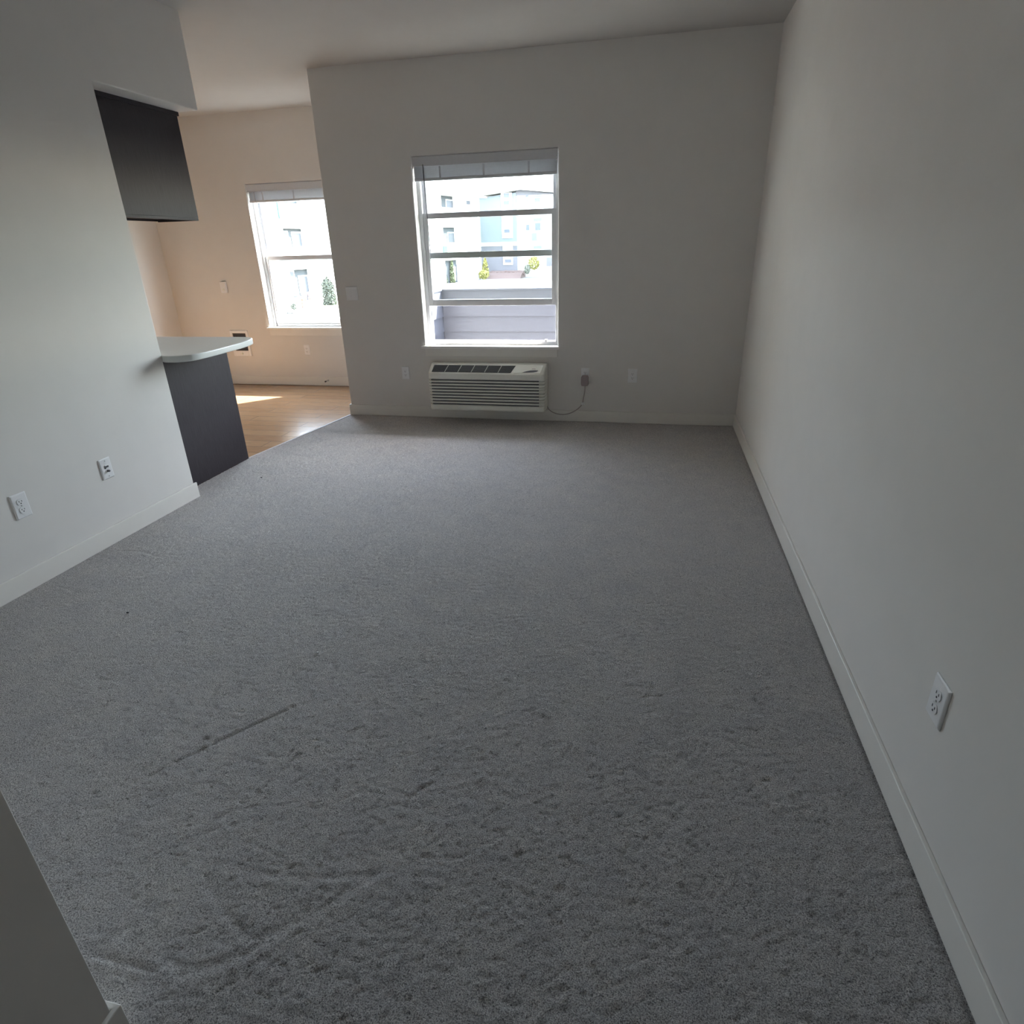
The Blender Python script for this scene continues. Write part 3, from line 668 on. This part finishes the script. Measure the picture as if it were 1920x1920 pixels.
for (s0, s1, z0, z1) in ((0.6, 1.45, 5.58, 5.94), (29.75, 30.2, -0.73, -0.03), (29.75, 30.25, -1.52, -0.87), (10.5, 11.5, 5.3, 6.0), (10.5, 11.5, 2.3, 3.1)):
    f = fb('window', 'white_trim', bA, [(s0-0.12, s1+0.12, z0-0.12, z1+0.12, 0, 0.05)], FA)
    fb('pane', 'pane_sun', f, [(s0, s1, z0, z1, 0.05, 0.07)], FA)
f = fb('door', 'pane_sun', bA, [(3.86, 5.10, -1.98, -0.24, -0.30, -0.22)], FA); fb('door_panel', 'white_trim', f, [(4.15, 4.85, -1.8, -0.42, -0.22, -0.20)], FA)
fb('teal_panel', 'teal', bA, [(6.05, 6.85, 0.84, 1.6, 0, 0.08)], FA)
fb('downspout', 'teal', bA, [(29.0, 29.12, 3.6, 6.2, 0, 0.10)], FA)
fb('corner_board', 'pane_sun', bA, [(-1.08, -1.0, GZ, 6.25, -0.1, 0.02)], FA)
bm = nb(); facade_box(bm, -1.8, 45.6, 6.3, 6.45, -11, 0.9, *FA)
q = [(-1.8, -11, 6.45), (-1.8, 0.9, 6.45), (-1.8, -5, 8.2)]
P = []
for s in (-1.8, 45.6):
    for o, z in ((-11, 6.45), (0.9, 6.45), (-5, 7.0)):
        p = A0+ud*s+na*o; P.append(bm.verts.new((p.x, p.y, z)))
for f_ in ((0, 1, 2), (3, 5, 4), (0, 3, 4, 1), (1, 4, 5, 2), (2, 5, 3, 0)): bm.faces.new([P[i] for i in f_])
obj('roof', bm, 'roof', bA)

B0 = Vector((-20.5, 76, 0)); FB = (B0, Vector((1, 0, 0)), Vector((0, -1, 0)))
bB = bpy.data.objects.new('apartment_building', None); C.objects.link(bB)
tag(bB, 'three-storey apartment building with blue-grey gabled bay facing the living room window', 'building', 'apartment buildings outside')
def fx(x): return x+20.5
fb('wall', 'white_side', bB, [(fx(-20.5), fx(6), GZ, 6.7, -9, 0)], FB)
bm = nb()
pts = [(-20.3, -2.0), (-15.98, -2.0), (-15.98, 7.05), (-20.3, 6.62)]
bm_prism(bm, [(-20.3, 1.84), (-15.98, 1.84), (-15.98, 6.95), (-20.3, 6.55)], 'y', 75.85, 76); obj('blue_bay', bm, 'blue_side', bB)
bm = nb(); bm_prism(bm, [(-20.3, -2.0), (-15.98, -2.0), (-15.98, 1.45), (-20.3, 1.45)], 'y', 75.85, 76); obj('lower_bay', bm, 'purple_side', bB)
fb('band_board', 'white_trim', bB, [(fx(-20.4), fx(-15.9), 1.45, 1.84, 0, 0.2)], FB)
# gable roof with peak above the bay corner
bm = nb()
for seg in ([(-21.0, 6.62), (-15.4, 7.15), (-15.4, 7.55), (-21.0, 7.0)], [(-15.4, 7.15), (-10.5, 6.62), (-4, 6.62), (-4, 7.2), (-10.5, 7.0), (-15.4, 7.55)]):
    bm_prism(bm, seg, 'y', 75.0, 86)
obj('roof', bm, 'roof', bB)
fb('gable_wall', 'white_trim', bB, [(fx(-16.0), fx(6), 6.55, 6.70, 0, 0.05)], FB)
bm = nb(); bm_prism(bm, [(-15.98, 6.6), (-11.0, 6.6), (-15.4, 7.14), (-15.98, 7.08)], 'y', 75.9, 76); obj('gable_board', bm, 'purple_side', bB)
for (x0, x1, z0, z1) in ((-17.72, -16.44, 2.27, 6.95), (-17.66, -16.5, -0.61, 1.45)):
    fb('window_surround', 'white_trim', bB, [(fx(x0), fx(x1), z0, z1, 0.15, 0.25)], FB)
for (x0, x1, z0, z1, o) in ((-17.39, -16.72, 6.43, 6.89, .25), (-17.41, -16.74, 5.72, 6.13, .25), (-17.45, -16.76, 2.81, 3.2, .25), (-17.45, -16.66, -0.38, 0.0, .25),
                            (-14.89, -14.56, 6.4, 6.81, 0), (-14.87, -14.56, 5.97, 6.09, 0), (-14.9, -14.5, 3.0, 3.6, 0)):
    f = fb('window', 'white_trim', bB, [(fx(x0-0.08), fx(x1+0.08), z0-0.08, z1+0.08, o, o+0.04)], FB)
    fb('pane', 'pane_far', f, [(fx(x0), fx(x1), z0, z1, o+0.04, o+0.06)], FB)
for (x0, x1, z0, z1) in ((-14.05, -13.08, 5.82, 6.6), (-14.05, -13.08, 2.93, 4.26), (-14.05, -13.08, 0.2, 1.35), (-11.88, -10.6, 5.6, 6.6), (-11.88, -10.6, 2.9, 4.35), (-11.9, -10.6, 0.2, 1.4)):
    r_ = fb('balcony_recess', 'recess', bB, [(fx(x0), fx(x1), z0, z1, 0, 0.03)], FB)
    f = fb('sliding_door', 'white_trim', r_, [(fx(x0+0.12), fx(x1-0.02), z0, z0+(z1-z0)*0.72, 0.03, 0.06)], FB)
    fb('door_glass', 'pane_far', r_, [(fx(x0+0.2), fx(x1-0.12), z0+0.04, z0+(z1-z0)*0.62, 0.06, 0.08)], FB)
for (x0, x1, z0, z1) in ((-14.16, -13.62, 5.04, 5.65), (-14.2, -13.62, 1.91, 2.71), (-11.88, -11.39, 4.96, 5.43), (-11.88, -11.5, 1.9, 2.7)):
    fb('balcony_screen', 'recess', bB, [(fx(x0), fx(x1), z0, z1, 0.3, 0.36)], FB)
fb('lower_panel', 'purple_side', bB, [(fx(-12.5), fx(-11.82), -0.85, 0.09, 0.1, 0.2)], FB)

# planting
def foliage(name, m_, loc, fn, n, leaf, label, cat='shrub', stuff=False):
    bm = nb()
    for i in range(n):
        p = fn(); a = Vector(rng.normal(0, 1, 3)).normalized(); b = a.cross(Vector(rng.normal(0, 1, 3))).normalized(); L = leaf*rng.uniform(0.6, 1.3)
        vsx = [bm.verts.new(Vector(p)+a*L), bm.verts.new(Vector(p)+b*L*0.5), bm.verts.new(Vector(p)-a*L), bm.verts.new(Vector(p)-b*L*0.5)]
        bm.faces.new(vsx)
    me = bpy.data.meshes.new(name); bm.to_mesh(me); bm.free(); me.materials.append(M[m_])
    o = bpy.data.objects.new(name, me); o.location = loc; C.objects.link(o)
    return tag(o, label, cat)
def cone_fn(r, h):
    def f():
        z = rng.uniform(0, 1)**1.3; a = rng.uniform(0, 2*math.pi); rr = r*(1-z)**0.6*math.sqrt(rng.uniform(0.2, 1)); return (rr*math.cos(a), rr*math.sin(a), z*h)
    return f
def column_fn(r, h):
    def f():
        k = rng.integers(0, 3); cx = (-0.5, 0.0, 0.5)[k]*r; hh = h*(0.9, 1.0, 0.86)[k]; z = rng.uniform(0, 1); a = rng.uniform(0, 2*math.pi)
        rr = r*(0.62 if z < 0.8 else 0.62*(1-z)/0.2)*math.sqrt(rng.uniform(0.1, 1)); return (cx+rr*math.cos(a), rr*math.sin(a), z*hh)
    return f
def ball_fn(r, h):
    def f():
        d = rng.normal(0, 1, 3); d /= np.linalg.norm(d); k = rng.uniform(0.4, 1)**0.4; return (d[0]*r*k, d[1]*r*k, h/2+d[2]*h/2*k)
    return f
for i, (dx, h, lab) in enumerate(((-0.62, 1.35, 'leftmost short spire of the arborvitae row by the white building'), (0.0, 2.1, 'tallest arborvitae spire, in the middle of the row'), (0.60, 2.35, 'right-hand arborvitae spire beside the dark door'))):
    foliage('arborvitae', 'leafy', (-21.54+dx, 65.4+dx, GZ), cone_fn(0.28, h), 700, 0.11, lab, 'shrub')
foliage('yellow_shrub', 'leafyel', (-22.35, 63.6, GZ), ball_fn(0.22, 0.75), 160, 0.08, 'small yellow shrub left of the arborvitae row')
foliage('yellow_shrub', 'leafyel', (-19.25, 73.3, GZ+0.2), cone_fn(0.5, 2.0), 600, 0.12, 'tall yellow shrub at the corner of the blue-grey bay')
foliage('yellow_shrub', 'leafyel', (-19.1, 71.9, GZ-0.0), ball_fn(0.55, 1.0), 420, 0.12, 'low yellow shrub in front of the tall yellow one')
foliage('leafy_bush', 'leafyel', (-13.6, 73.6, -1.15), ball_fn(0.65, 1.4), 520, 0.13, 'yellow-green bush right of the red mulch bed')
foliage('leafy_bush', 'leafd', (-14.15, 72.5, -1.55), ball_fn(0.36, 1.0), 420, 0.10, 'dark round bush at the foot of the yellow-green bush')
foliage('conifer', 'leafd', (-21.66, 40.3, GZ), column_fn(0.42, 1.85), 3200, 0.08, 'grey-green conifer beside the wall edge, seen through the dining window', 'tree')
foliage('leafy_bush', 'leafd', (-22.78, 37.5, GZ), ball_fn(0.17, 0.40), 260, 0.05, 'small round bush left of the red garden chairs')
bm = nb()
for i in range(26):
    x = -19.0+i*0.16; z = -1.45+0.05*math.sin(i*1.7)
    bmesh.ops.create_icosphere(bm, subdivisions=1, radius=0.16+0.05*rng.random(), matrix=Matrix.Translation((x, 74.3+0.3*rng.random(), z-0.1+0.2*rng.random())))
bm_prism(bm, [(72.6, GZ), (75.8, GZ), (75.8, -1.25), (74.6, -1.32), (73.4, -1.6)], 'x', -19.1, -15.0)
struct(obj('mulch_bed', bm, 'mulch'), 'red mulch bed sloping up to the blue-grey bay', 'garden bed')
bm = nb(); bm_prism(bm, [(-22.0, 38.6), (-18.5, 38.6), (-18.5, 41.5), (-22.0, 41.5)], 'z', GZ, GZ+0.05); struct(obj('lawn', bm, 'grass'), 'strip of yellow-green lawn by the conifer', 'lawn')
def garden_chair(loc, rot, label):
    bm = nb()
    bm_box(bm, -0.24, 0.24, -0.24, 0.24, 0.36, 0.41)
    for k in range(5): bm_prism(bm, [(0.20, 0.40), (0.24, 0.40), (0.42, 0.95), (0.38, 0.95)], 'x', -0.23+k*0.095, -0.15+k*0.095)
    for sx in (-0.24, 0.20):
        bm_box(bm, sx, sx+0.05, -0.24, -0.19, 0, 0.58); bm_box(bm, sx, sx+0.05, 0.18, 0.23, 0, 0.58); bm_box(bm, sx-0.02, sx+0.07, -0.28, 0.26, 0.58, 0.61)
    o = obj('garden_chair', bm, 'redpl'); o.location = loc; o.rotation_euler = (0, 0, rot); return tag(o, label, 'chair', 'red garden chairs')
garden_chair((-22.45, 39.4, GZ), 0.5, 'red garden chair nearest the sliding door, right of the pair')
garden_chair((-23.0, 38.9, GZ), -0.4, 'red garden chair, left of the pair, by the small bush')
bm = nb()
for k in range(4): bmesh.ops.create_icosphere(bm, subdivisions=2, radius=0.11+0.03*(k % 2), matrix=Matrix.Translation((-21.9+0.16*k, 35.2+0.08*(k % 2), GZ+0.08)) @ Matrix.Diagonal((1, 1, 0.8, 1)))
tag(obj('garden_stones', bm, 'stone'), 'low cluster of grey stones on the pavement', 'stones', None, 'stuff')
